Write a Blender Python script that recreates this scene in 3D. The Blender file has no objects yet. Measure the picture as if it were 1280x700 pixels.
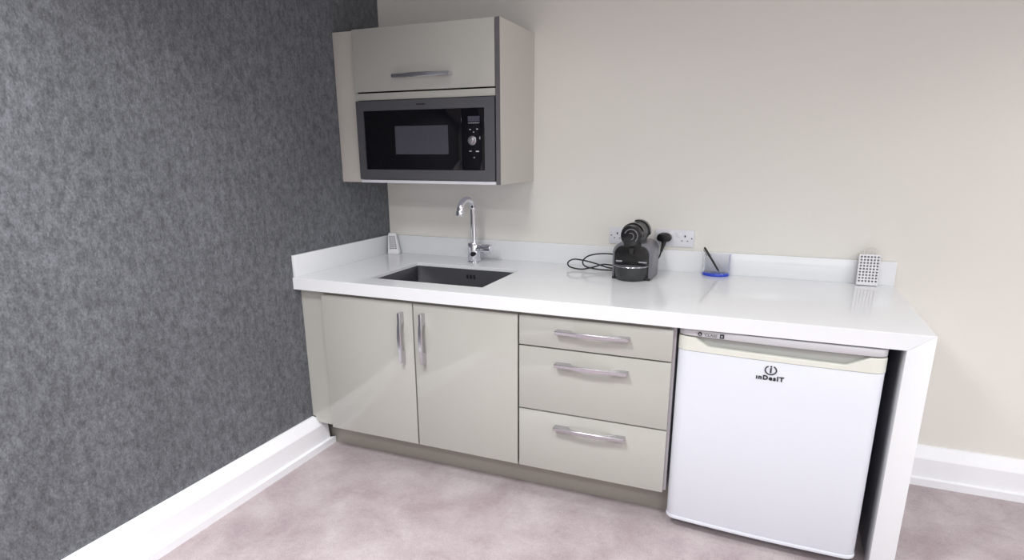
import bpy, bmesh, math
from mathutils import Vector, Matrix
PI = math.pi
COL = bpy.context.scene.collection

# ------------------------------------------------------------------ measures (metres)
H = 0.80; T = 0.0496; W = 2.283; D = 0.7408          # worktop height, thickness, length, depth
UH = 0.0919; UT = 0.0161                             # upstand
DD = 0.7196; DK = 0.6139                             # door plane, plinth plane
X1, X2, X3, X4 = 0.1231, 0.5619, 1.0073, 1.5591
ZT, ZB, G1, G2 = 0.7338, 0.1323, 0.6208, 0.3712
LEG = 0.0674
UA, UB, UC = 0.1162, 0.7726, 0.7945
UZT, UZB, UD, UDF = 1.795, 1.1726, 0.3795, 0.3574

# ------------------------------------------------------------------ materials
def lin(c):
    c /= 255.0
    return c/12.92 if c <= 0.04045 else ((c+0.055)/1.055)**2.4
def rgb(r, g, b): return (lin(r), lin(g), lin(b), 1)

def pbsdf(name):
    m = bpy.data.materials.new(name); m.use_nodes = True
    nt = m.node_tree; b = nt.nodes['Principled BSDF']
    return m, nt, b

def plain(name, col, rough=0.4, metal=0.0, spec=0.5, coat=0.0, coat_rough=0.05, var=0.02, vscale=60, bump=0.0, bscale=300):
    m, nt, b = pbsdf(name)
    tc = nt.nodes.new('ShaderNodeTexCoord')
    n = nt.nodes.new('ShaderNodeTexNoise'); n.inputs['Scale'].default_value = vscale; n.inputs['Detail'].default_value = 3
    nt.links.new(tc.outputs['Object'], n.inputs['Vector'])
    mx = nt.nodes.new('ShaderNodeMix'); mx.data_type = 'RGBA'
    mx.inputs[6].default_value = (col[0]*(1-var), col[1]*(1-var), col[2]*(1-var), 1)
    mx.inputs[7].default_value = (min(1, col[0]*(1+var)), min(1, col[1]*(1+var)), min(1, col[2]*(1+var)), 1)
    nt.links.new(n.outputs['Fac'], mx.inputs[0]); nt.links.new(mx.outputs[2], b.inputs['Base Color'])
    b.inputs['Roughness'].default_value = rough; b.inputs['Metallic'].default_value = metal
    b.inputs['Specular IOR Level'].default_value = spec
    b.inputs['Coat Weight'].default_value = coat; b.inputs['Coat Roughness'].default_value = coat_rough
    if bump > 0:
        n2 = nt.nodes.new('ShaderNodeTexNoise'); n2.inputs['Scale'].default_value = bscale; n2.inputs['Detail'].default_value = 2
        nt.links.new(tc.outputs['Object'], n2.inputs['Vector'])
        bp = nt.nodes.new('ShaderNodeBump'); bp.inputs['Strength'].default_value = bump; bp.inputs['Distance'].default_value = 0.002
        nt.links.new(n2.outputs['Fac'], bp.inputs['Height']); nt.links.new(bp.outputs['Normal'], b.inputs['Normal'])
    return m

def wallpaper():
    m, nt, b = pbsdf('dark_textured_wallpaper')
    N, L = nt.nodes, nt.links
    tc = N.new('ShaderNodeTexCoord')
    def noise(scale, vec, detail=6, rough=0.65, dist=0.0):
        mp = N.new('ShaderNodeMapping'); mp.inputs['Scale'].default_value = vec
        L.new(tc.outputs['Object'], mp.inputs['Vector'])
        n = N.new('ShaderNodeTexNoise'); n.inputs['Scale'].default_value = scale
        n.inputs['Detail'].default_value = detail; n.inputs['Roughness'].default_value = rough
        n.inputs['Distortion'].default_value = dist
        L.new(mp.outputs[0], n.inputs['Vector']); return n
    def ramp(n, p0, p1, c0=(0,0,0,1), c1=(1,1,1,1)):
        r = N.new('ShaderNodeValToRGB'); r.color_ramp.elements[0].position = p0; r.color_ramp.elements[1].position = p1
        r.color_ramp.elements[0].color = c0; r.color_ramp.elements[1].color = c1
        L.new(n.outputs['Fac'], r.inputs[0]); return r
    flakes = ramp(noise(34, (1, 1, 0.62), 10, 0.88, 0.1), 0.42, 0.57)       # ragged upright flakes
    big = ramp(noise(3.0, (1, 1, 0.7), 4, 0.6), 0.35, 0.65)
    fine = ramp(noise(190, (1, 1, 0.7), 3, 0.7), 0.32, 0.66)
    a = N.new('ShaderNodeMix'); a.data_type = 'RGBA'
    a.inputs[6].default_value = rgb(103, 105, 112); a.inputs[7].default_value = rgb(140, 144, 151)
    L.new(flakes.outputs[0], a.inputs[0])
    c = N.new('ShaderNodeMix'); c.data_type = 'RGBA'; c.blend_type = 'MULTIPLY'; c.inputs[0].default_value = 0.16
    L.new(a.outputs[2], c.inputs[6]); L.new(big.outputs[0], c.inputs[7])
    d = N.new('ShaderNodeMix'); d.data_type = 'RGBA'; d.blend_type = 'MULTIPLY'; d.inputs[0].default_value = 0.42
    L.new(c.outputs[2], d.inputs[6]); L.new(fine.outputs[0], d.inputs[7])
    mid = ramp(noise(75, (1, 1, 0.6), 5, 0.75), 0.38, 0.56)
    g = N.new('ShaderNodeMix'); g.data_type = 'RGBA'; g.blend_type = 'MULTIPLY'; g.inputs[0].default_value = 0.28
    L.new(d.outputs[2], g.inputs[6]); L.new(mid.outputs[0], g.inputs[7])
    L.new(g.outputs[2], b.inputs['Base Color'])
    b.inputs['Roughness'].default_value = 0.55; b.inputs['Specular IOR Level'].default_value = 0.45
    bp = N.new('ShaderNodeBump'); bp.inputs['Strength'].default_value = 0.35; bp.inputs['Distance'].default_value = 0.002
    ad = N.new('ShaderNodeMath'); ad.operation = 'ADD'; L.new(flakes.outputs[0], ad.inputs[0]); L.new(fine.outputs[0], ad.inputs[1])
    L.new(ad.outputs[0], bp.inputs['Height']); L.new(bp.outputs['Normal'], b.inputs['Normal'])
    return m

def carpet():
    m, nt, b = pbsdf('mauve_carpet')
    N, L = nt.nodes, nt.links
    tc = N.new('ShaderNodeTexCoord')
    def noise(scale, detail, rough=0.6, dist=0):
        n = N.new('ShaderNodeTexNoise'); n.inputs['Scale'].default_value = scale; n.inputs['Detail'].default_value = detail
        n.inputs['Roughness'].default_value = rough; n.inputs['Distortion'].default_value = dist
        L.new(tc.outputs['Object'], n.inputs['Vector']); return n
    def ramp(n, p0, p1, c0, c1):
        r = N.new('ShaderNodeValToRGB'); r.color_ramp.elements[0].position = p0; r.color_ramp.elements[1].position = p1
        r.color_ramp.elements[0].color = c0; r.color_ramp.elements[1].color = c1
        L.new(n.outputs['Fac'], r.inputs[0]); return r
    base = ramp(noise(5.0, 5, 0.62, 0.3), 0.36, 0.66, rgb(186, 171, 175), rgb(214, 203, 204))
    fib = ramp(noise(230, 3, 0.7), 0.3, 0.7, (0.72, 0.71, 0.72, 1), (1, 1, 1, 1))
    tuft = ramp(noise(55, 5, 0.75), 0.3, 0.7, (0.84, 0.83, 0.84, 1), (1, 1, 1, 1))
    p = base.outputs[0]
    for q in (fib, tuft):
        x = N.new('ShaderNodeMix'); x.data_type = 'RGBA'; x.blend_type = 'MULTIPLY'; x.inputs[0].default_value = 1
        L.new(p, x.inputs[6]); L.new(q.outputs[0], x.inputs[7]); p = x.outputs[2]
    L.new(p, b.inputs['Base Color'])
    b.inputs['Roughness'].default_value = 0.95; b.inputs['Specular IOR Level'].default_value = 0.1
    b.inputs['Sheen Weight'].default_value = 0.25; b.inputs['Sheen Roughness'].default_value = 0.5
    bp = N.new('ShaderNodeBump'); bp.inputs['Strength'].default_value = 0.7; bp.inputs['Distance'].default_value = 0.004
    L.new(fib.outputs[0], bp.inputs['Height']); L.new(bp.outputs['Normal'], b.inputs['Normal'])
    return m

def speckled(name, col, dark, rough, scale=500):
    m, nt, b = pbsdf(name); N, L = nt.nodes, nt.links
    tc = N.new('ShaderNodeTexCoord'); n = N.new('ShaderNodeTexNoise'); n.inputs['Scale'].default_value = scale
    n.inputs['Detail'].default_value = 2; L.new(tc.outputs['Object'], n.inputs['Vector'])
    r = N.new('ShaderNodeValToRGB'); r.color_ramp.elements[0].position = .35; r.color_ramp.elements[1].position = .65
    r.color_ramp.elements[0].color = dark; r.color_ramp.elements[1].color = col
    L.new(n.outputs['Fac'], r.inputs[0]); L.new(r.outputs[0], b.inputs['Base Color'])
    b.inputs['Roughness'].default_value = rough
    return m

def glass(name, col, rough=0.02):
    m, nt, b = pbsdf(name)
    tc = nt.nodes.new('ShaderNodeTexCoord'); n = nt.nodes.new('ShaderNodeTexNoise'); n.inputs['Scale'].default_value = 8
    nt.links.new(tc.outputs['Object'], n.inputs['Vector'])
    mr = nt.nodes.new('ShaderNodeMapRange'); mr.inputs[3].default_value = rough; mr.inputs[4].default_value = rough+0.03
    nt.links.new(n.outputs['Fac'], mr.inputs[0]); nt.links.new(mr.outputs[0], b.inputs['Roughness'])
    b.inputs['Base Color'].default_value = col
    b.inputs['Transmission Weight'].default_value = 1.0; b.inputs['IOR'].default_value = 1.2
    return m

M = dict(
    wallpaper=wallpaper(), carpet=carpet(),
    wall=plain('cream_wall_paint', rgb(232, 229, 223), 0.8, spec=0.2, var=0.012, vscale=3, bump=0.12, bscale=260),
    ceil=plain('white_ceiling_paint', rgb(200, 200, 198), 0.9, spec=0.1),
    skirt=plain('white_gloss_skirting', rgb(247, 248, 252), 0.35, spec=0.4),
    gloss=plain('gloss_taupe_front', rgb(183, 182, 176), 0.12, spec=0.5, coat=0.3, coat_rough=0.03, var=0.006),
    taupe=plain('satin_taupe_panel', rgb(200, 196, 190), 0.35, var=0.006),
    plinth=plain('taupe_plinth', rgb(166, 161, 153), 0.35),
    shadeboard=plain('gap_shade_carcass_board', rgb(48, 44, 48), 0.6),  # near-black carcass: shade inside the door gaps put into the colour
    carcass=plain('carcass_board', rgb(190, 186, 192), 0.4),
    greyedge=plain('grey_panel_edging', rgb(100, 98, 102), 0.4),
    stone=plain('white_solid_surface', rgb(235, 237, 240), 0.10, spec=0.5, var=0.01, vscale=400),
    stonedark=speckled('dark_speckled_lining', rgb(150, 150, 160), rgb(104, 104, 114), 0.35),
    gap=plain('shadow_gap_black', rgb(22, 20, 26), 0.6),
    steel=plain('brushed_steel', rgb(178, 178, 186), 0.28, metal=1.0, var=0.05, vscale=200),
    handle=plain('satin_chrome_handle', rgb(200, 198, 204), 0.22, metal=1.0),
    mwsteel=plain('microwave_steel', rgb(120, 120, 125), 0.34, metal=0.75, var=0.03, vscale=200),
    sink=plain('sink_steel', rgb(96, 96, 101), 0.34, metal=0.9, var=0.1, vscale=250),
    chrome=plain('chrome', rgb(225, 225, 232), 0.05, metal=1.0, var=0.0),
    blackglass=plain('black_glass', rgb(10, 10, 16), 0.06, spec=0.35, var=0.0),
    mwwin=speckled('microwave_mesh_window', rgb(84, 84, 94), rgb(58, 58, 68), 0.2, 700),
    display=plain('grey_display', rgb(70, 70, 84), 0.3),
    lightmark=plain('pale_marking', rgb(190, 190, 200), 0.5),
    darkmark=plain('dark_marking', rgb(28, 28, 34), 0.5),
    fridge=plain('white_fridge_enamel', rgb(222, 225, 233), 0.28, spec=0.4, var=0.004),
    cream=plain('cream_fridge_plastic', rgb(224, 225, 216), 0.35),
    lid=plain('grey_white_fridge_plastic', rgb(200, 199, 203), 0.3),
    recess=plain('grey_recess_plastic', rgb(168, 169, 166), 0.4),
    black=plain('black_plastic', rgb(20, 20, 22), 0.22, spec=0.5),
    blacksoft=plain('black_matt_plastic', rgb(26, 26, 28), 0.5),
    anthracite=plain('anthracite_plastic', rgb(52, 54, 56), 0.35, bump=0.1),
    greyplast=plain('grey_plastic_shell', rgb(112, 112, 120), 0.35),
    rubber=plain('black_cable_rubber', rgb(18, 18, 20), 0.45),
    socket=plain('white_socket_plastic', rgb(226, 226, 234), 0.3),
    whiteplast=plain('white_plastic', rgb(232, 232, 236), 0.35),
    slot=plain('shaded_slot', rgb(52, 52, 60), 0.6),
    lavender=plain('grey_mesh_ink', rgb(172, 165, 176), 0.6),
    clear=glass('clear_acrylic', (0.985, 0.99, 1.0, 1)),
    blue=plain('blue_acrylic', rgb(32, 68, 200), 0.15, coat=0.5),
    wirewhite=plain('translucent_white_loop', rgb(225, 222, 216), 0.4),
)

# ------------------------------------------------------------------ mesh helpers
def nbm(): return bmesh.new()

def merge(dst, src):
    me = bpy.data.meshes.new('tmp'); src.to_mesh(me); dst.from_mesh(me); bpy.data.meshes.remove(me); src.free()

def box(bm, x0, x1, y0, y1, z0, z1, bev=0.0, seg=2, mi=0):
    t = bmesh.new()
    bmesh.ops.create_cube(t, size=1)
    for v in t.verts:
        v.co = Vector(((x0+x1)/2+v.co.x*(x1-x0), (y0+y1)/2+v.co.y*(y1-y0), (z0+z1)/2+v.co.z*(z1-z0)))
    if bev > 0:
        bmesh.ops.bevel(t, geom=t.edges[:], offset=bev, segments=seg, profile=0.5, affect='EDGES')
    for f in t.faces: f.material_index = mi
    merge(bm, t); return bm

def prism(bm, pts, axis, a0, a1, bev=0.0, seg=2, mi=0):
    """extrude the 2-D outline along axis; outline coordinates are the two other axes in xyz order"""
    t = bmesh.new()
    def P(p, a):
        if axis == 'x': return (a, p[0], p[1])
        if axis == 'y': return (p[0], a, p[1])
        return (p[0], p[1], a)
    va = [t.verts.new(P(p, a0)) for p in pts]; vb = [t.verts.new(P(p, a1)) for p in pts]
    n = len(pts)
    t.faces.new(va); t.faces.new(vb[::-1])
    for i in range(n): t.faces.new((va[i], vb[i], vb[(i+1) % n], va[(i+1) % n]))
    bmesh.ops.recalc_face_normals(t, faces=t.faces[:])
    if bev > 0:
        es = [e for e in t.edges if abs(e.calc_face_angle(0)) > 0.5]
        bmesh.ops.bevel(t, geom=es, offset=bev, segments=seg, profile=0.5, affect='EDGES')
    for f in t.faces: f.material_index = mi
    merge(bm, t); return bm

def frame_of(d):
    d = d.normalized(); a = Vector((0, 0, 1)) if abs(d.z) < 0.9 else Vector((1, 0, 0))
    u = d.cross(a).normalized(); return u, d.cross(u).normalized()

def loft_rings(bm, rings, cap=True, mi=0):
    t = bmesh.new()
    R = [[t.verts.new(p) for p in r] for r in rings]; n = len(R[0])
    for a, b in zip(R, R[1:]):
        for i in range(n): t.faces.new((a[i], a[(i+1) % n], b[(i+1) % n], b[i]))
    if cap: t.faces.new(R[0][::-1]); t.faces.new(R[-1])
    bmesh.ops.recalc_face_normals(t, faces=t.faces[:])
    for f in t.faces: f.material_index = mi
    merge(bm, t); return bm

def tube(bm, path, r, seg=16, cap=True, mi=0):
    path = [Vector(p) for p in path]; rs = r if isinstance(r, (list, tuple)) else [r]*len(path)
    u, v = frame_of(path[1]-path[0]); rings = []
    for i, p in enumerate(path):
        d = (path[min(i+1, len(path)-1)]-path[max(i-1, 0)]).normalized()
        u = (u-d*u.dot(d)).normalized(); v = d.cross(u)
        rings.append([p+(u*math.cos(a)+v*math.sin(a))*rs[i] for a in (2*PI*k/seg for k in range(seg))])
    return loft_rings(bm, rings, cap, mi)

def cyl(bm, p0, p1, r0, r1=None, seg=32, bev=0.0, mi=0):
    r1 = r0 if r1 is None else r1; p0 = Vector(p0); p1 = Vector(p1); d = (p1-p0); n = d.normalized()
    if bev > 0:
        return tube(bm, [p0, p0+n*bev*.3, p0+n*bev, p1-n*bev, p1-n*bev*.3, p1], [r0-bev, r0-bev*.3, r0, r1, r1-bev*.3, r1-bev], seg, mi=mi)
    return tube(bm, [p0, p1], [r0, r1], seg, mi=mi)

def smooth_path(pts, sub=8):
    P = [Vector(p) for p in pts]; out = []
    for i in range(len(P)-1):
        a = P[max(i-1, 0)]; b = P[i]; c = P[i+1]; d = P[min(i+2, len(P)-1)]
        for k in range(sub):
            t = k/sub
            out.append(0.5*((2*b)+(c-a)*t+(2*a-5*b+4*c-d)*t*t+(3*b-a-3*c+d)*t**3))
    out.append(P[-1]); return out

def obj(name, bm, mats, parent=None, smooth=True, label=None):
    if not isinstance(mats, (list, tuple)): mats = [mats]
    if parent is not None:
        off = parent['_o'] if '_o' in parent else (0, 0, 0)
        bmesh.ops.translate(bm, vec=-Vector(off), verts=bm.verts[:])
    me = bpy.data.meshes.new(name); bm.to_mesh(me); bm.free()
    for m in mats: me.materials.append(M[m])
    if smooth and len(me.polygons):
        me.polygons.foreach_set('use_smooth', [True]*len(me.polygons))
        me.set_sharp_from_angle(angle=math.radians(32))
    o = bpy.data.objects.new(name, me); COL.objects.link(o)
    if parent is not None:
        o.parent = parent; o['_o'] = list(off)
    if label: o['label'] = label
    return o

def thing(name, label, cat, loc, group=None):
    o = bpy.data.objects.new(name, None); COL.objects.link(o)
    o.empty_display_size = 0.05
    o.location = loc; o['_o'] = list(loc); o['label'] = label; o['category'] = cat
    if group: o['group'] = group
    return o

def tag(o, label, cat, group=None):
    o['label'] = label; o['category'] = cat
    if group: o['group'] = group
    return o

def struct(name, bm, mats, smooth=True):
    o = obj(name, bm, mats, None, smooth); o['kind'] = 'structure'; return o

def text_bm(s, size, x, y, z, depth=0.0004, sx=1.0, bold=0.0, align='CENTER', gap=1.0):
    """upright lettering facing -y, centred at x, its baseline at z"""
    cu = bpy.data.curves.new('lettering', 'FONT'); cu.body = s; cu.size = size; cu.extrude = depth; cu.offset = bold; cu.space_character = gap
    cu.align_x = align; cu.resolution_u = 3
    o = bpy.data.objects.new('lettering', cu); COL.objects.link(o)
    bpy.context.view_layer.update()
    me = bpy.data.meshes.new_from_object(o.evaluated_get(bpy.context.evaluated_depsgraph_get()))
    b = bmesh.new(); b.from_mesh(me)
    bmesh.ops.scale(b, vec=(sx, 1, 1), verts=b.verts[:])
    bmesh.ops.rotate(b, cent=(0, 0, 0), matrix=Matrix.Rotation(PI/2, 3, 'X'), verts=b.verts[:])
    bmesh.ops.translate(b, vec=(x, y, z), verts=b.verts[:])
    bpy.data.objects.remove(o); bpy.data.curves.remove(cu); bpy.data.meshes.remove(me)
    return b

def arc(cx, cy, r, a0, a1, n, ry=None):
    ry = r if ry is None else ry
    return [(cx+r*math.cos(math.radians(a0+(a1-a0)*i/n)), cy+ry*math.sin(math.radians(a0+(a1-a0)*i/n))) for i in range(n+1)]

# ------------------------------------------------------------------ the room
RX, RY, RZ = 5.2, -5.0, 2.32
struct('floor', box(nbm(), -0.1, RX+0.1, RY-0.1, 0.1, -0.05, 0), 'carpet')
struct('wall_back', box(nbm(), 0, RX+0.1, 0, 0.1, 0, RZ), 'wall')
struct('wall_left', box(nbm(), -0.1, 0, RY-0.1, 0.1, 0, RZ), 'wallpaper')
bw = nbm(); box(bw, RX, RX+0.1, -1.8, 0, 0, RZ); box(bw, RX, RX+0.1, -3.4, -1.8, 0, .7); box(bw, RX, RX+0.1, -3.4, -1.8, 1.9, RZ)
struct('wall_right', box(bw, RX, RX+0.1, RY, -3.4, 0, RZ), 'wall')
struct('ceiling', box(nbm(), -0.1, RX+0.1, RY-0.1, 0.1, RZ, RZ+0.05), 'ceil')
# front wall (behind the camera) with an unseen window added for fill light
WX0, WX1, WZ0, WZ1 = 2.2, 4.6, 0.75, 2.0
b = nbm()
box(b, 0, WX0, RY-0.1, RY, 0, RZ); box(b, WX1, RX, RY-0.1, RY, 0, RZ)
box(b, WX0, WX1, RY-0.1, RY, 0, WZ0); box(b, WX0, WX1, RY-0.1, RY, WZ1, RZ)
struct('wall_front', b, 'wall')
b = nbm()
for x0, x1, z0, z1 in ((WX0, WX1, WZ0, WZ0+.05), (WX0, WX1, WZ1-.05, WZ1), (WX0, WX0+.05, WZ0, WZ1), (WX1-.05, WX1, WZ0, WZ1), (3.38, 3.42, WZ0, WZ1)):
    box(b, x0, x1, RY-0.07, RY-0.03, z0, z1, 0.004)
struct('fill_window_1', b, 'skirt')
b = nbm()
for y0, y1, z0, z1 in ((-3.4, -1.8, .7, .74), (-3.4, -1.8, 1.86, 1.9), (-3.4, -3.36, .7, 1.9), (-1.84, -1.8, .7, 1.9), (-2.62, -2.58, .7, 1.9)):
    box(b, RX+.02, RX+.055, y0, y1, z0, z1, 0.004)
struct('fill_window_2', b, 'skirt')  # unseen side window, added to carry a fill light

# skirting: a top bead, a sloping face, a flat face and a foot
PROF = [(0, 0), (0, .158), (.010, .157), (.034, .116), (.0355, .112), (.038, .035), (.0494, .031), (.0494, 0)]
def skirting(name, f):
    t = nbm(); R = f()
    loft_rings(t, R); struct(name, t, 'skirt', False)
skirting('baseboard_left', lambda: [[(x, RY+.05, z) for x, z in PROF], [(x, -0.7035+max(0, x-.012)*2.32, z) for x, z in PROF]])
skirting('baseboard_back', lambda: [[(W+0.001, -x, z) for x, z in PROF], [(RX-.05, -x, z) for x, z in PROF]])
skirting('baseboard_right', lambda: [[(RX-x, RY+.05, z) for x, z in PROF], [(RX-x, 0, z) for x, z in PROF]])

# ------------------------------------------------------------------ handles
def handle(parent, L, c, horiz=True, label=None):
    """bow handle; c = centre on the front; built along x (horiz) or z"""
    st = [(-.5, 0, .030, .006), (-.5+.02, 0, .031, .0065), (-.30, 0, .032, .0065), (-.25, .022, .034, .0072), (-.16, .0285, .0355, .008), (0, .030, .0365, .0085),
          (.16, .0285, .0355, .008), (.25, .022, .034, .0072), (.30, 0, .032, .0065), (.48, 0, .031, .0065), (.5, 0, .030, .006)]
    rings = []
    for s, d0, d1, h in st:
        s *= L
        q = [(d0, -h), (d1-.002, -h), (d1, -h+.002), (d1, h-.002), (d1-.002, h), (d0, h)]
        if horiz: rings.append([(c[0]+s, c[1]-d, c[2]+e) for d, e in q])
        else: rings.append([(c[0]+e, c[1]-d, c[2]+s) for d, e in q])
    b = nbm(); loft_rings(b, rings)
    return obj('handle', b, 'handle', parent, True, label)

# ------------------------------------------------------------------ base units
gapd = 0.003
su = thing('sink_base_cabinet', 'glossy taupe two-door base cabinet under the sink, next to the dark wall', 'cabinet', (X1, -DK, 0))
b = nbm()
yf, yb = -DD+.021, -0.03
box(b, X1, X1+.018, yf, yb, ZB, H-T-.001); box(b, X3-.018, X3-.0008, yf, yb, ZB, H-T-.001)
box(b, X1+.018, X3-.018, yf, yb, ZB, ZB+.018); box(b, X1+.018, X3-.018, yb-.01, yb, ZB+.018, H-T-.001)
obj('carcass', b, 'shadeboard', su)
obj('top_rail', box(nbm(), X1+.0005, X3-.001, yf-.0008, yf+.02, ZT-.004, H-T-.0012), 'plinth', su)
b = nbm(); prism(b, [(.001, .1592), (.0125, .1592), (.0290, .1325), (X1-.001, .1325), (X1-.001, H-T-.001), (.001, H-T-.001)], 'y', -DD+.021, -DD+.04)
obj('filler_panel', b, 'gloss', su, label='narrow taupe filler strip against the dark wall')
for x0, x1, hx, hz in ((X1, X2-.0030, 0.5135, .595), (X2+.0030, X3-.0036, 0.6095, .5985)):
    d = obj('door', box(nbm(), x0, x1, -DD, -DD+.019, ZB, ZT, .0012), 'gloss', su)
    handle(d, .205, (hx, -DD, hz), False)

du = thing('drawer_base_unit', 'glossy taupe base unit of three drawers beside the white fridge', 'cabinet', (X3, -DK, 0))
b = nbm()
xr = X4+.008
box(b, X3+.0008, X3+.018, yf, yb, ZB, H-T-.001)
obj('side_panel', box(nbm(), xr-.018, xr, yf, yb, ZB, H-T-.001), 'carcass', du)
box(b, X3+.018, xr-.018, yf, yb, ZB, ZB+.018); box(b, X3+.018, xr-.018, yb-.01, yb, ZB+.018, H-T-.001)
obj('carcass', b, 'shadeboard', du)
obj('top_rail', box(nbm(), X3+.0008, xr-.0185, yf-.0008, yf+.02, ZT-.004, H-T-.0012), 'plinth', du)
for z0, z1, hz in ((G1+.0027, ZT, .6885), (G2+.0027, G1-.0027, .5655), (ZB, G2-.0027, .3190)):
    d = obj('drawer', box(nbm(), X3+.0034, X4, -DD, -DD+.019, z0, z1, .0012), 'gloss', du)
    # drawer box behind the front
    bb = nbm(); box(bb, X3+.03, xr-.03, yf+.002, yb-.05, z0+.015, z0+.022); 
    obj('drawer_box', bb, 'carcass', d)
    handle(d, .262, (1.2865, -DD, hz), True)

tag(obj('kick_board', box(nbm(), .001, xr, -DK, -DK+.018, 0.0, ZB-.001, .0008), 'plinth'),
    'long taupe kick board on the carpet below the cabinet doors and drawers', 'plinth')

# ------------------------------------------------------------------ worktop with waterfall end
wt = thing('worktop', 'long white solid-surface worktop with upstands and a leg at its right end', 'worktop', (0, -D, 0))
hx0, hx1, hy0, hy1 = .300, .8185, -.6245, -.236
t = bmesh.new(); e = 0.0012
def ringv(x0, x1, y0, y1, z): return [t.verts.new(p) for p in ((x0, y0, z), (x1, y0, z), (x1, y1, z), (x0, y1, z))]
o_top = ringv(.0005, W-e*.3, -D+e, -.0005, H); o_mid = ringv(.0005, W-e-.0004, -D, -.0005, H-e)
o_bot = ringv(.0005, W-LEG-.0006, -D, -.0005, H-T)
i_top = ringv(hx0-e, hx1+e, hy0-e, hy1+e, H); i_mid = ringv(hx0, hx1, hy0, hy1, H-e); i_bot = ringv(hx0, hx1, hy0, hy1, H-T)
for A, B in ((i_top, o_top), (o_top, o_mid), (o_mid, o_bot), (o_bot, i_bot), (i_bot, i_mid), (i_mid, i_top)):
    for i in range(4): t.faces.new((A[i], A[(i+1) % 4], B[(i+1) % 4], B[i]))
bmesh.ops.recalc_face_normals(t, faces=t.faces[:])
b = nbm(); merge(b, t); obj('top_slab', b, 'stone', wt, False)
obj('upstand', box(nbm(), UT, W, -UT, -.0005, H, H+UH, .0012), 'stone', wt)
obj('upstand', box(nbm(), .0005, UT, -D+.005, -.0005, H, H+UH, .0012), 'stone', wt)
b = nbm()
prism(b, [(W-LEG, .0), (W, .0), (W, H-.0006), (W-LEG, H-T-.0006)], 'y', -D, -D+.075, .0008)
box(b, W-.014, W, -D+.075, -.0005, 0, H-.016)
obj('waterfall_leg', b, 'stone', wt)
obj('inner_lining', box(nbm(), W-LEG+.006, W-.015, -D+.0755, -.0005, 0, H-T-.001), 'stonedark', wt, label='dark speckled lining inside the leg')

# ------------------------------------------------------------------ sink
sk = thing('sink', 'rectangular dark steel sink sunk into the white worktop', 'sink', ((hx0+hx1)/2, (hy0+hy1)/2, .62))
t = bmesh.new()
def rr(x0, x1, y0, y1, z, r, n=5):
    pts = []
    for cx, cy, a in ((x1-r, y1-r, 0), (x0+r, y1-r, 90), (x0+r, y0+r, 180), (x1-r, y0+r, 270)):
        pts += [(px, py, z) for px, py in arc(cx, cy, r, a, a+90, n)]
    return pts
g = .0006; zr = H-.0135
rings = [rr(hx0+g, hx1-g, hy0+g, hy1-g, zr-.17, .03), rr(hx0+g, hx1-g, hy0+g, hy1-g, zr, .012),
         rr(hx0+.0022, hx1-.0022, hy0+.0022, hy1-.0022, zr, .012), rr(hx0+.004, hx1-.004, hy0+.004, hy1-.004, zr-.003, .012), rr(hx0+.006, hx1-.006, hy0+.006, hy1-.006, zr-.14, .02),
         rr(hx0+.012, hx1-.012, hy0+.012, hy1-.012, zr-.155, .025), rr(hx0+.03, hx1-.03, hy0+.03, hy1-.03, zr-.162, .03)]
b = nbm(); loft_rings(b, rings, True); obj('bowl', b, 'sink', sk)
b = nbm()
for k in range(3):
    b = nbm(); cx = .565+k*.017
    prism(b, arc(cx, .758, .0045, 0, 180, 6)+arc(cx, .748, .0045, 180, 360, 6), 'y', hy1-.0085, hy1-.0055)
    obj('overflow_slot', b, 'gap', sk)
cyl(b := nbm(), ((hx0+hx1)/2, (hy0+hy1)/2, zr-.162), ((hx0+hx1)/2, (hy0+hy1)/2, zr-.156), .045, bev=.002); obj('drain', b, 'chrome', sk)

# ------------------------------------------------------------------ tap
TX, TY = .541, -.118
tp = thing('mixer_tap', 'chrome swan-neck mixer tap with a side lever behind the sink', 'tap', (TX, TY, H))
b = nbm(); cyl(b, (TX, TY, H), (TX, TY, H+.004), .035, bev=.0015); cyl(b, (TX, TY, H+.004), (TX, TY, H+.090), .0305, bev=.003)
obj('base', b, 'chrome', tp)
dirx, diry = -.30, -.95
R0 = .043; ztop = H+.243
path = [(TX, TY, H+.085), (TX, TY, H+.12), (TX, TY, ztop-.03), (TX, TY, ztop)]
for k in range(1, 17):
    a = PI*k/16*.97; q_ = R0*(1-math.cos(a)); path.append((TX+dirx*q_, TY+diry*q_, ztop+math.sin(a)*.046))
lx, ly, lz = path[-1]
path.append((lx+dirx*.002, ly+diry*.002, lz-.012))
obj('spout', tube(nbm(), path, [.0150]*8+[.0155]*6+[.016]*7, 24), 'chrome', tp)
b = nbm(); cyl(b, (lx+dirx*.001, ly+diry*.001, lz-.004), (lx+dirx*.003, ly+diry*.003, lz-.027), .0185, bev=.0015); obj('aerator', b, 'chrome', tp)
b = nbm(); cyl(b, (TX+.022, TY-.004, H+.062), (TX+.050, TY-.012, H+.065), .0195, bev=.002)
cyl(b, (TX+.048, TY-.011, H+.065), (TX+.097, TY-.018, H+.069), .0230, .0205, bev=.003)
obj('lever', b, 'chrome', tp)

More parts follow.
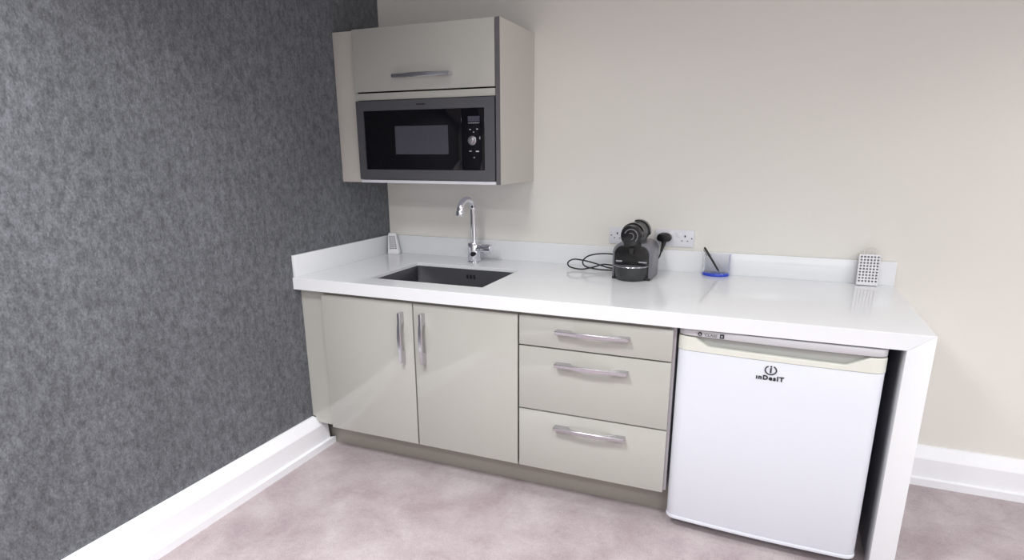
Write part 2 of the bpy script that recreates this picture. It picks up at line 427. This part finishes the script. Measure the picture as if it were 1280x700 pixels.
# ------------------------------------------------------------------ wall cabinet
wc = thing('wall_cabinet', 'glossy taupe wall cabinet with a lift-up flap above the microwave', 'cabinet', (UA, 0, UZB))
b = nbm(); cy = -UD+.02
box(b, UA, UA+.016, cy, -.001, UZB+.012, UZT-.001)                     # left side
box(b, UA+.016, UB, cy, -.001, UZT-.018, UZT-.001)                     # top
box(b, UA+.016, UB, cy, -.001, 1.522, 1.540)                           # shelf over the microwave
box(b, UA+.016, UB, -.012, -.001, UZB+.012, UZT-.018)                  # back
obj('carcass', b, 'shadeboard', wc)
obj('bottom_panel', box(nbm(), UA+.003, UB, -UD, -.001, UZB, UZB+.0125, .0008), 'socket', wc, label='thin white bottom edge')
obj('side_panel', box(nbm(), UB+.0025, UC, -UD+.0012, -.001, UZB, UZT), 'taupe', wc)
obj('edge_strip', box(nbm(), UB+.003, UC-.0006, -UD-.0006, -UD+.001, UZB, UZT), 'greyedge', wc, label='dark grey front edge of the side panel')
obj('rail', box(nbm(), UA, UB, -UD, -UD+.018, 1.5145, 1.5425, .0008), 'gloss', wc)
f = obj('flap_door', box(nbm(), UA, UB-.001, -UD, -UD+.019, 1.5485, UZT, .0012), 'gloss', wc)
handle(f, .268, (.4535, -UD, 1.604), True)
b = nbm(); box(b, .001, UA-.0006, -UDF, -UDF+.018, UZB, UZT, .0008); box(b, .001, UA-.0006, -UDF+.018, -.001, UZB, UZB+.012)
obj('filler_panel', b, 'taupe', wc, label='taupe filler strip between cabinet and dark wall')

# ------------------------------------------------------------------ microwave
mw = thing('microwave', 'built-in steel-framed microwave with black glass front in the wall cabinet', 'microwave', (.4444, -UD, UZB+.02))
MX0, MX1, MZ0, MZ1 = UA+.002, UB-.001, 1.1875, 1.5115
GX0, GX1, GZ0, GZ1 = .155, .7275, 1.229, 1.4715
obj('casing', box(nbm(), UA+.03, UB-.02, -UD+.016, -.03, 1.193, 1.505), 'blacksoft', mw)
b = nbm(); y0, y1 = -UD-.006, -UD+.014
for q in ((MX0, MX1, GZ1, MZ1), (MX0, MX1, MZ0, GZ0), (MX0, GX0, GZ0, GZ1), (GX1, MX1, GZ0, GZ1)): box(b, q[0], q[1], y0, y1, q[2], q[3])
bmesh.ops.remove_doubles(b, verts=b.verts[:], dist=1e-5)
obj('frame', b, 'mwsteel', mw)
dr = obj('door', box(nbm(), GX0+.0006, .6245, -UD-.004, -UD+.012, GZ0+.0006, GZ1-.0006, .0008), 'blackglass', mw)
obj('window_pane', box(nbm(), .308, .562, -UD-.0046, -UD-.0038, 1.293, 1.4075), 'mwwin', dr, label='grey see-through mesh window')
cp = obj('control_panel', box(nbm(), .6262, GX1-.0006, -UD-.004, -UD+.012, GZ0+.0006, GZ1-.0006, .0008), 'blackglass', mw)
obj('display', box(nbm(), .654, .706, -UD-.0048, -UD-.0038, 1.419, 1.440), 'display', cp)
b = nbm(); kz = 1.346; kx = .673; ky = -UD-.004
cyl(b, (kx, ky, kz), (kx, ky-.006, kz), .0185, bev=.001, mi=0); cyl(b, (kx, ky-.006, kz), (kx, ky-.018, kz), .0145, .0135, bev=.002)
obj('dial', b, 'handle', cp)
for (px, pz, w, h) in ((.663, 1.389, .006, .004), (.694, 1.390, .007, .004), (.678, 1.379, .005, .003), (.663, 1.305, .011, .003), (.694, 1.304, .014, .005), (.679, 1.280, .005, .004), (.706, 1.356, .003, .010)):
    obj('button', box(nbm(), px-w/2, px+w/2, ky-.001, ky+.0002, pz-h/2, pz+h/2, .0003), 'lightmark', cp)
b = nbm()
for k in range(8): box(b, .655+k*.0064, .655+k*.0064+.0042, ky-.0006, ky, 1.4125, 1.4148)
obj('marking', b, 'lightmark', cp)
b = nbm()
for k, w in enumerate((.0060, .0056, .0060, .0050, .0060, .0058)): box(b, .4195+k*.0068, .4195+k*.0068+w, y0-.0006, y0, 1.4900, 1.4945)
obj('maker_mark', b, 'darkmark', mw)
b = nbm()
for k in range(11): box(b, .418+k*.0048, .418+k*.0048+.0034, y0-.0004, y0, 1.2030, 1.2052)
obj('model_mark', b, 'greyedge', mw)

# ------------------------------------------------------------------ fridge (local frame, then turned slightly)
FW = .5993; FZ0, FZ1 = .0407, .7175
fr = thing('fridge', 'white under-counter fridge with a cream handle band below the worktop end', 'fridge', (0, 0, 0))
def fprof(off=0.0, ytop=.03):
    """plan of the front from left to right, slightly bowed, rounded corners"""
    pts = [(off, ytop)]
    r = .036
    pts += [(r+(r-off)*math.cos(math.radians(a)), (0.004)+(r*.80-off)*math.sin(math.radians(a))) for a in range(180, 271, 10)]
    n = 14
    for i in range(1, n):
        s = i/n; x = r+(FW-2*r)*s; pts.append((x, .004-r*.80+off-.007*math.sin(PI*s)))
    pts += [(FW-r+(r-off)*math.cos(math.radians(a)), .004+(r*.80-off)*math.sin(math.radians(a))) for a in range(270, 361, 10)]
    pts.append((FW-off, ytop)); return pts
BW = .6715                                                     # seam between door and handle band
obj('cabinet', box(nbm(), .006, FW-.006, .032, .60, .035, .7445, .006), 'fridge', fr)
b = nbm(); prism(b, fprof(), 'z', FZ0+.014, BW, .0015)
dr = obj('door', b, 'fridge', fr)
b = nbm(); prism(b, fprof(-.002), 'z', FZ0, FZ0+.0135, .003)
obj('bottom_lip', b, 'fridge', dr)
# handle band: high at both ends, scooped between
P = fprof(-.001, .028); Pi = fprof(.016, .028)
def band_top(x):
    lo, hi = .6880, FZ1+.001
    if x < .055: return hi
    if x < .098: return hi+(lo+.004-hi)*(x-.055)/.043
    if x > FW-.045: return hi
    if x > FW-.105: return hi+(lo-hi)*(FW-.045-x)/.060
    return lo+.004*(1-(x-.098)/(FW-.203))
t = bmesh.new()
def dense(Q, R):
    q, r = [], []
    for i in range(len(Q)-1):
        k = 4 if abs(Q[i+1][0]-Q[i][0]) > .02 else 1
        for j in range(k):
            s = j/k; q.append((Q[i][0]+(Q[i+1][0]-Q[i][0])*s, Q[i][1]+(Q[i+1][1]-Q[i][1])*s)); r.append((R[i][0]+(R[i+1][0]-R[i][0])*s, R[i][1]+(R[i+1][1]-R[i][1])*s))
    q.append(Q[-1]); r.append(R[-1]); return q, r
Pd, Pid = dense(P, Pi)
rings = [[(p[0], p[1], BW+.0015), (p[0], p[1], band_top(p[0])-.002), (p[0]+(q[0]-p[0])*.15, p[1]+(q[1]-p[1])*.15, band_top(p[0])), (q[0], q[1], band_top(p[0])), (q[0], q[1], BW+.0015)] for p, q in zip(Pd, Pid)]
b = nbm(); loft_rings(b, rings); obj('handle_band', b, 'cream', dr, label='cream plastic handle band scooped along its top')
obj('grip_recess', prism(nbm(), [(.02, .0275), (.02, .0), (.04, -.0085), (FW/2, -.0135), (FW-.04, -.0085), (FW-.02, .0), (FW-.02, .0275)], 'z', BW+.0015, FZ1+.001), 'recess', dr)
# lid: rounded front, sits on top of the door
b = nbm()
def lidp(): return [(p[0], p[1]+.002) for p in fprof(0, .55)]
prism(b, lidp(), 'z', FZ1+.0050, .7450, .003)
ld = obj('lid', b, 'lid', fr)
# rating marks on the lid: black badge, small lettering, black badge
ly = -.0275
b = nbm()
prism(b, arc(.069, .7335, .0062, 0, 360, 18)[:-1], 'y', ly-.003, ly+.004)
obj('badge', b, 'darkmark', ld); b = nbm()
box(b, .1315, .1435, ly-.0045, ly+.003, .7270, .7395, .0005)
obj('badge', b, 'darkmark', ld)
b = text_bm('A', .0095, .069, ly-.0034, .7300, .0003, bold=.0002)
obj('badge_letter', b, 'lightmark', ld); b = nbm()
merge(b, text_bm('+', .013, .1375, ly-.0049, .7288, .0003, bold=.0004))
obj('badge_letter', b, 'lightmark', ld)
b = text_bm("'CLASS", .0125, .1025, ly-.0045, .7292, .0003, sx=1.12)
obj('class_lettering', b, 'darkmark', ld)
# round i emblem and wordmark on the door
yl = -.0325; ex, ez = .291, .6440
t = nbm()
def arcband(bm, cx, cz, r0, r1, a0, a1, sx, y0, y1, n=26):
    out = [(cx+r1*sx*math.cos(math.radians(a0+(a1-a0)*i/n)), cz+r1*math.sin(math.radians(a0+(a1-a0)*i/n))) for i in range(n+1)]
    inn = [(cx+r0*sx*math.cos(math.radians(a0+(a1-a0)*i/n)), cz+r0*math.sin(math.radians(a0+(a1-a0)*i/n))) for i in range(n+1)]
    for i in range(n): prism(bm, [out[i], out[i+1], inn[i+1], inn[i]], 'y', y0, y1)
arcband(t, ex, ez, .0125, .0155, 118, 422, 1.17, yl-.002, yl+.002)
prism(t, [(ex-.0022, ez-.0085), (ex+.0022, ez-.0085), (ex+.0026, ez+.0068), (ex-.0018, ez+.0068)], 'y', yl-.002, yl+.002)
prism(t, arc(ex+.0004, ez+.0118, .0026, 0, 360, 14)[:-1], 'y', yl-.002, yl+.002)
obj('emblem', t, 'darkmark', dr)
t = text_bm('\u0131nDesIT', .0200, ex-.0005, yl-.0012, ez-.0325, .0004, sx=1.05, bold=.0009, gap=1.22)
obj('wordmark', t, 'darkmark', dr)
for fx in (.05, FW-.05):
    for fy in (.06, .50):
        obj('foot', cyl(nbm(), (fx, fy, 0), (fx, fy, .036), .018, .016), 'blacksoft', fr)
fr.location = (1.576, -.6969, 0); fr.rotation_euler = (0, 0, -math.atan2(.0262, .5987))

# ------------------------------------------------------------------ sockets
def socket(x0, label, plugged):
    z0, z1 = .9055, .9785; x1 = x0+.163
    s = thing('wall_socket', label, 'socket', (x0, 0, z0), 'double sockets above the worktop')
    obj('face_plate', box(nbm(), x0, x1, -.0085, -.0005, z0, z1, .0025), 'socket', s)
    cx = (x0+x1)/2
    for k in (-1, 1):
        c = cx+k*.017
        obj('rocker_switch', box(nbm(), c-.0085, c+.0085, -.0125, -.008, z1-.030, z1-.010, .0015), 'whiteplast', s)
    for c in (x0+.036, x1-.038):
        if plugged and c < cx: continue
        obj('pin_hole', box(nbm(), c-.0028, c+.0028, -.0089, -.0083, .9475, .9560), 'gap', s)
        obj('pin_hole', box(nbm(), c-.0150, c-.0085, -.0089, -.0083, .9300, .9335), 'gap', s)
        obj('pin_hole', box(nbm(), c+.0085, c+.0150, -.0089, -.0083, .9300, .9335), 'gap', s)
    for k in (-1, 1):
        b = nbm(); cyl(b, (cx+k*.0600+ (0.012 if k>0 else -.012), -.0083, .9430), (cx+k*.0600+(0.012 if k>0 else -.012), -.0092, .9430), .0028, seg=14)
        obj('screw', b, 'slot', s)
    return s
socket(1.1600, 'white double wall socket half hidden behind the coffee machine', False)
socket(1.3640, 'white double wall socket right of the coffee machine with a black plug in it', True)

# ------------------------------------------------------------------ coffee machine
cm = thing('coffee_machine', 'black and grey capsule coffee machine on the worktop in front of the sockets', 'coffee machine', (1.32, -.18, H))
def shell(x0, x1, z0, z1, r): return [(x0, z0), (x1, z0)]+arc(x1-r, z1-r, r, 0, 90, 8)+arc(x0+r, z1-r, r, 90, 180, 8)
CX0, CX1 = 1.238, 1.397; CZ1 = .948
b = nbm(); prism(b, shell(CX0, CX1, H+.004, CZ1, .042), 'y', -.262, -.095, .003)
obj('body_shell', b, 'greyplast', cm, label='grey side shell')
b = nbm(); prism(b, shell(CX0+.009, CX1-.011, H+.006, CZ1-.011, .036), 'y', -.268, -.260, .002)
obj('front_panel', b, 'black', cm)
obj('base_plate', box(nbm(), CX0+.002, CX1-.002, -.270, -.10, H, H+.008, .002), 'blacksoft', cm)
# neck and head
cxh, czh = 1.3165, .981
b = nbm(); prism(b, [(1.283, .93), (1.352, .93), (1.352, .99), (1.281, .99)], 'y', -.272, -.14, .004)
obj('neck', b, 'black', cm)
b = nbm(); cyl(b, (cxh, -.255, czh), (cxh+.002, -.140, czh+.001), .0435, .0440, 40, bev=.002)
hd = obj('head', b, 'anthracite', cm, label='dark grey ribbed brewing head')
b = nbm(); cyl(b, (cxh-.002, -.286, czh-.002), (cxh-.001, -.252, czh-.001), .0430, .0440, 40, bev=.004)
obj('capsule_lever_hub', b, 'black', hd)
b = nbm()
arcband(b, cxh-.002, czh-.002, .0245, .0285, -50, 160, 1.0, -.2885, -.284)
obj('lever_ridge', b, 'greyplast', hd); b = nbm()
arcband(b, cxh-.004, czh-.004, .0115, .0145, -80, 120, 1.0, -.2885, -.284, 14)
obj('lever_ridge', b, 'greyplast', hd)
b = nbm()
arcband(b, cxh+.001, czh+.001, .0425, .0485, -15, 110, 1.0, -.162, -.132, 18)
obj('collar', b, 'black', hd); b = nbm()
arcband(b, cxh-.001, czh+.000, .0430, .0470, 20, 165, 1.0, -.262, -.246, 22)
obj('collar', b, 'black', hd)
b = nbm(); tube(b, [(cxh+.006, -.235, czh+.0445), (cxh+.009, -.17, czh+.0445)], .003, 8); cyl(b, (cxh-.004, -.23, czh+.042), (cxh-.004, -.23, czh+.0465), .004, seg=12)
obj('top_slider', b, 'blacksoft', hd)
obj('coffee_outlet', cyl(nbm(), (cxh, -.272, .928), (cxh, -.272, .905), .014, .010, 20), 'black', cm)
# drip tray: bowed front, silver rim and grid
def bow(off=0.0, d=.058): return [(CX0+.012+off, -.266)]+[(CX0+.012+off+(CX1-CX0-.026-2*off)*s, -.266-(d-off)*math.sin(PI*s)**.55) for s in [i/20 for i in range(1, 20)]]+[(CX1-.014-off, -.266)]
b = nbm()
R = []
for z, o in ((H+.001, .012), (H+.010, .004), (H+.030, 0), (H+.056, 0)): R.append([(x, y, z) for x, y in bow(o)])
loft_rings(b, R); dt = obj('drip_tray', b, 'anthracite', cm)
b = nbm(); Pb = bow(-.001); tube(b, [(x, y, H+.058) for x, y in Pb], .0024, 8); obj('tray_rim', b, 'handle', dt, label='thin silver rim')
b = nbm(); prism(b, bow(.004), 'z', H+.0555, H+.0585); obj('cup_grid', b, 'greyplast', dt)
b = text_bm('KRUPS', .0072, CX0+.0285, -.2684, .8710, .0003, sx=1.15, bold=.0004)
obj('lettering', b, 'lightmark', cm); b = nbm()
merge(b, text_bm('NESPRESSO', .0066, CX1-.0345, -.2684, .8705, .0003, sx=1.0, bold=.0003))
obj('lettering', b, 'lightmark', cm)
b = nbm()
cord = smooth_path([(1.290, -.094, .835), (1.27, -.075, .842), (1.225, -.07, .862), (1.16, -.075, .868), (1.095, -.085, .858), (1.068, -.10, .835), (1.085, -.125, .816),
                    (1.14, -.14, .809), (1.20, -.13, .8065), (1.255, -.082, .806)], 8)
tube(b, cord, .0032, 10)
loop = smooth_path([(1.255, -.082, .8065), (1.19, -.105, .8115), (1.13, -.105, .826), (1.075, -.11, .838), (1.03, -.12, .842), (1.008, -.13, .828), (1.022, -.145, .812),
                    (1.075, -.15, .806), (1.12, -.13, .8135), (1.165, -.11, .826), (1.22, -.085, .818), (1.30, -.072, .815), (1.365, -.07, .825), (1.392, -.062, .862), (1.397, -.048, .880), (1.404, -.038, .904)], 8)
tube(b, loop[:], .0032, 10)
pc = obj('power_cord', b, 'rubber', cm)
b = nbm()
plp = [(1.374, .929), (1.380, .921), (1.394, .9175), (1.416, .9175), (1.430, .921), (1.4365, .929), (1.4355, .942), (1.428, .951), (1.413, .9555), (1.397, .9555), (1.383, .951), (1.3755, .942)]
plp = [(u_, w_+.010) for u_, w_ in plp]
prism(b, plp, 'y', -.044, -.0125, .005, 3)
tube(b, [(1.406, -.032, .934), (1.404, -.036, .914), (1.398, -.046, .884)], [.0125, .0085, .0046], 12)
obj('plug', b, 'black', pc)

# ------------------------------------------------------------------ pen pot and pen
PX, PY = 1.628, -.025
pp = thing('pen_pot', 'small clear acrylic pen pot with a blue base beside the coffee machine', 'pen pot', (PX, PY-.03, H))
def dshape(w, d, off=0.0, n=18):
    return [(PX-w+off, PY-off)]+[(PX-(w-off)*math.cos(PI*i/n), PY-.012-(d-.012-off)*math.sin(PI*i/n)) for i in range(0, n+1)]+[(PX+w-off, PY-off)]
b = nbm(); o_ = dshape(.053, .058); i_ = dshape(.053, .058, .003)
R = [[(x, y, H+.0125) for x, y in i_], [(x, y, H+.088) for x, y in i_], [(x, y, H+.0885) for x, y in o_], [(x, y, H+.0125) for x, y in o_]]
loft_rings(b, R+[R[0]], False); obj('clear_wall', b, 'clear', pp)
b = nbm(); prism(b, dshape(.055, .060), 'z', H, H+.012, .0015); obj('base', b, 'blue', pp, label='translucent blue base')
b = nbm(); tube(b, [(PX+.051, PY-.004, H+.012), (PX+.051, PY-.004, H+.089)], .0022, 8); obj('edge_bead', b, 'blue', pp)
b = nbm()
p0 = Vector((PX+.014, PY-.022, H+.0155)); p1 = Vector((PX-.052, PY-.030, H+.116)); dv = (p1-p0)
tube(b, [p0, p0+dv*.06, p0+dv*.10, p0+dv*.62, p0+dv*.63, p0+dv*.97, p1], [.0008, .0030, .0040, .0040, .0048, .0046, .003], 14)
pen = obj('pen', b, 'black'); tag(pen, 'black ballpoint pen leaning in the clear pen pot', 'pen')
b = nbm(); nx = Vector((-.8, -.2, -.55)).normalized()
tube(b, [p0+dv*.95+nx*.0050, p0+dv*.95+nx*.0078, p0+dv*.70+nx*.0078], .0013, 8)
cl = obj('clip', b, 'black'); cl.parent = pen

# ------------------------------------------------------------------ air freshener in the corner
ax, ay = .0555, -.055
af = thing('air_freshener', 'small white tapered slotted air freshener standing in the worktop corner', 'air freshener', (0, 0, 0))
b = nbm()
def rq(w, d, z, y=0.0, x=0.0, r=.006): return [(px+x, py+y, z) for px, py, _ in rr(-w/2, w/2, -d/2, d/2, 0, r, 4)]
loft_rings(b, [rq(.054, .040, 0, r=.008), rq(.060, .044, .004), rq(.058, .042, .016), rq(.042, .030, .094, .004, -.006), rq(.039, .026, .103, .004, -.006), rq(.030, .018, .107, .004, -.006)])
obj('housing', b, 'whiteplast', af)
b = nbm()
for r_ in range(7):
    for c_ in range(3):
        z = .030+r_*.0098; w = .0108-.0004*r_; yy = -.0210+.004*0+ (z-.016)/.078*(.010) - .0012
        x = (c_-1)*w*1.3 - r_*.0008
        prism(b, [(x-w*.44, z-.0034), (x+w*.38, z-.0006), (x+w*.44, z+.0042), (x-w*.38, z+.0014)], 'y', yy-.0006, yy+.003)
obj('vent_slots', b, 'slot', af)
af.location = (ax, ay, H+.0006); af.rotation_euler = (0, 0, math.radians(18))

# ------------------------------------------------------------------ perforated holder leaning on the upstand (right end)
hl = thing('mesh_holder', 'small white gridded plastic holder with a pale loop leaning on the right end upstand', 'holder', (0, 0, 0))
b = nbm(); w, h, d = .074, .118, .014
# open lattice front: rows and columns of bars, a back plate and a solid foot
for i in range(7): 
    x = -w/2+.003+i*(w-.006)/6; box(b, x-.0022, x+.0022, -d/2, -d/2+.004, .008, h-.002)
for j in range(10):
    z = .010+j*(h-.014)/9; box(b, -w/2, w/2, -d/2-.0003, -d/2+.0037, z-.0024, z+.0024)
box(b, -w/2, w/2, -d/2, d/2, 0, .008, .001); box(b, -w/2, -w/2+.002, -d/2, d/2, .008, h); box(b, w/2-.003, w/2, -d/2, d/2, .008, h); box(b, -w/2, w/2, -d/2, d/2, h-.003, h)
obj('lattice', b, 'whiteplast', hl)
obj('back_plate', box(nbm(), -w/2+.0022, w/2-.0032, d/2-.005, d/2-.001, .0082, h-.0032), 'lavender', hl, label='greyish sheet showing through the grid')
b = nbm(); lp = [(-.020, 0, h-.001), (-.0225, 0, h+.012), (-.017, 0, h+.026), (0, 0, h+.031), (.017, 0, h+.026), (.0225, 0, h+.012), (.020, 0, h-.001)]
tube(b, smooth_path(lp, 6), .0018, 8); tube(b, smooth_path([(-.010, 0, h-.001), (-.009, 0, h+.010), (0, 0, h+.015), (.009, 0, h+.010), (.010, 0, h-.001)], 6), .0014, 8)
obj('loop', b, 'wirewhite', hl)
hl.location = (2.186, -.046, H+.0018); hl.rotation_euler = (math.radians(-9), 0, math.radians(2))

for o in (cm, tp, pp): o.location.z += .0006
pen.location.z += .0006

# ------------------------------------------------------------------ lights
def area(name, loc, size, power, col, rot, sy=None):
    l = bpy.data.lights.new(name, 'AREA'); l.energy = power; l.color = col; l.size = size
    if sy: l.shape = 'RECTANGLE'; l.size_y = sy
    o = bpy.data.objects.new(name, l); COL.objects.link(o); o.location = loc; o.rotation_euler = rot; return o
for lx_, ly_, pw, sp in ((1.0, -1.0, 2.5, 130), (3.3, -1.0, 9, 130), (0.8, -2.2, 32, 130), (2.3, -2.2, 13, 155), (3.8, -2.2, 8, 130),
                         (0.9, -3.5, 31, 170), (2.8, -3.6, 12, 180), (4.4, -3.4, 10, 180)):
    a_ = area('ceiling_lamp', (lx_, ly_, RZ-.03), .45, pw, (1, 1, 1), (0, 0, 0), .45); a_.data.spread = math.radians(sp)
area('window_fill', ((WX0+WX1)/2, RY-.08, (WZ0+WZ1)/2), WX1-WX0-.1, 25, (.97, .985, 1), (PI/2, 0, 0), WZ1-WZ0-.1)  # fill light added in the unseen rear window
area('window_fill', (RX+.06, -2.6, 1.3), 1.6, 23, (.97, .985, 1), (PI/2, 0, PI/2), 1.2)  # fill light added in the unseen side window
w = bpy.data.worlds.new('world'); bpy.context.scene.world = w; w.use_nodes = True
w.node_tree.nodes['Background'].inputs[0].default_value = (.8, .88, 1, 1); w.node_tree.nodes['Background'].inputs[1].default_value = 0.3

# ------------------------------------------------------------------ camera
cd = bpy.data.cameras.new('camera'); cam = bpy.data.objects.new('camera', cd); COL.objects.link(cam)
yaw, pitch, roll = .393043, -.275693, -.003199
f = 767.736; cd.sensor_fit = 'HORIZONTAL'; cd.sensor_width = 36; cd.lens = f/1280*36
cd.shift_x = (640-640.049)/1280; cd.shift_y = (406.456-350)/1280
cy_, sy_, cp_, sp_ = math.cos(yaw), math.sin(yaw), math.cos(pitch), math.sin(pitch)
fwd = Vector((-sy_*cp_, cy_*cp_, sp_)); right = Vector((cy_, sy_, 0)); up = right.cross(fwd)
c, s = math.cos(roll), math.sin(roll)
r2 = right*c+up*s; u2 = up*c-right*s
mt = Matrix((r2, u2, -fwd)).transposed().to_4x4(); mt.translation = Vector((1.811167, -2.718236, 1.303415))
cam.matrix_world = mt; cd.clip_start = .05
sc = bpy.context.scene; sc.camera = cam
sc.view_settings.view_transform = 'Standard'; sc.view_settings.look = 'None'; sc.view_settings.gamma = 1
sc.view_settings.use_curve_mapping = False; sc.view_settings.exposure = -0.12
for o in bpy.data.objects:
    if '_o' in o: del o['_o']
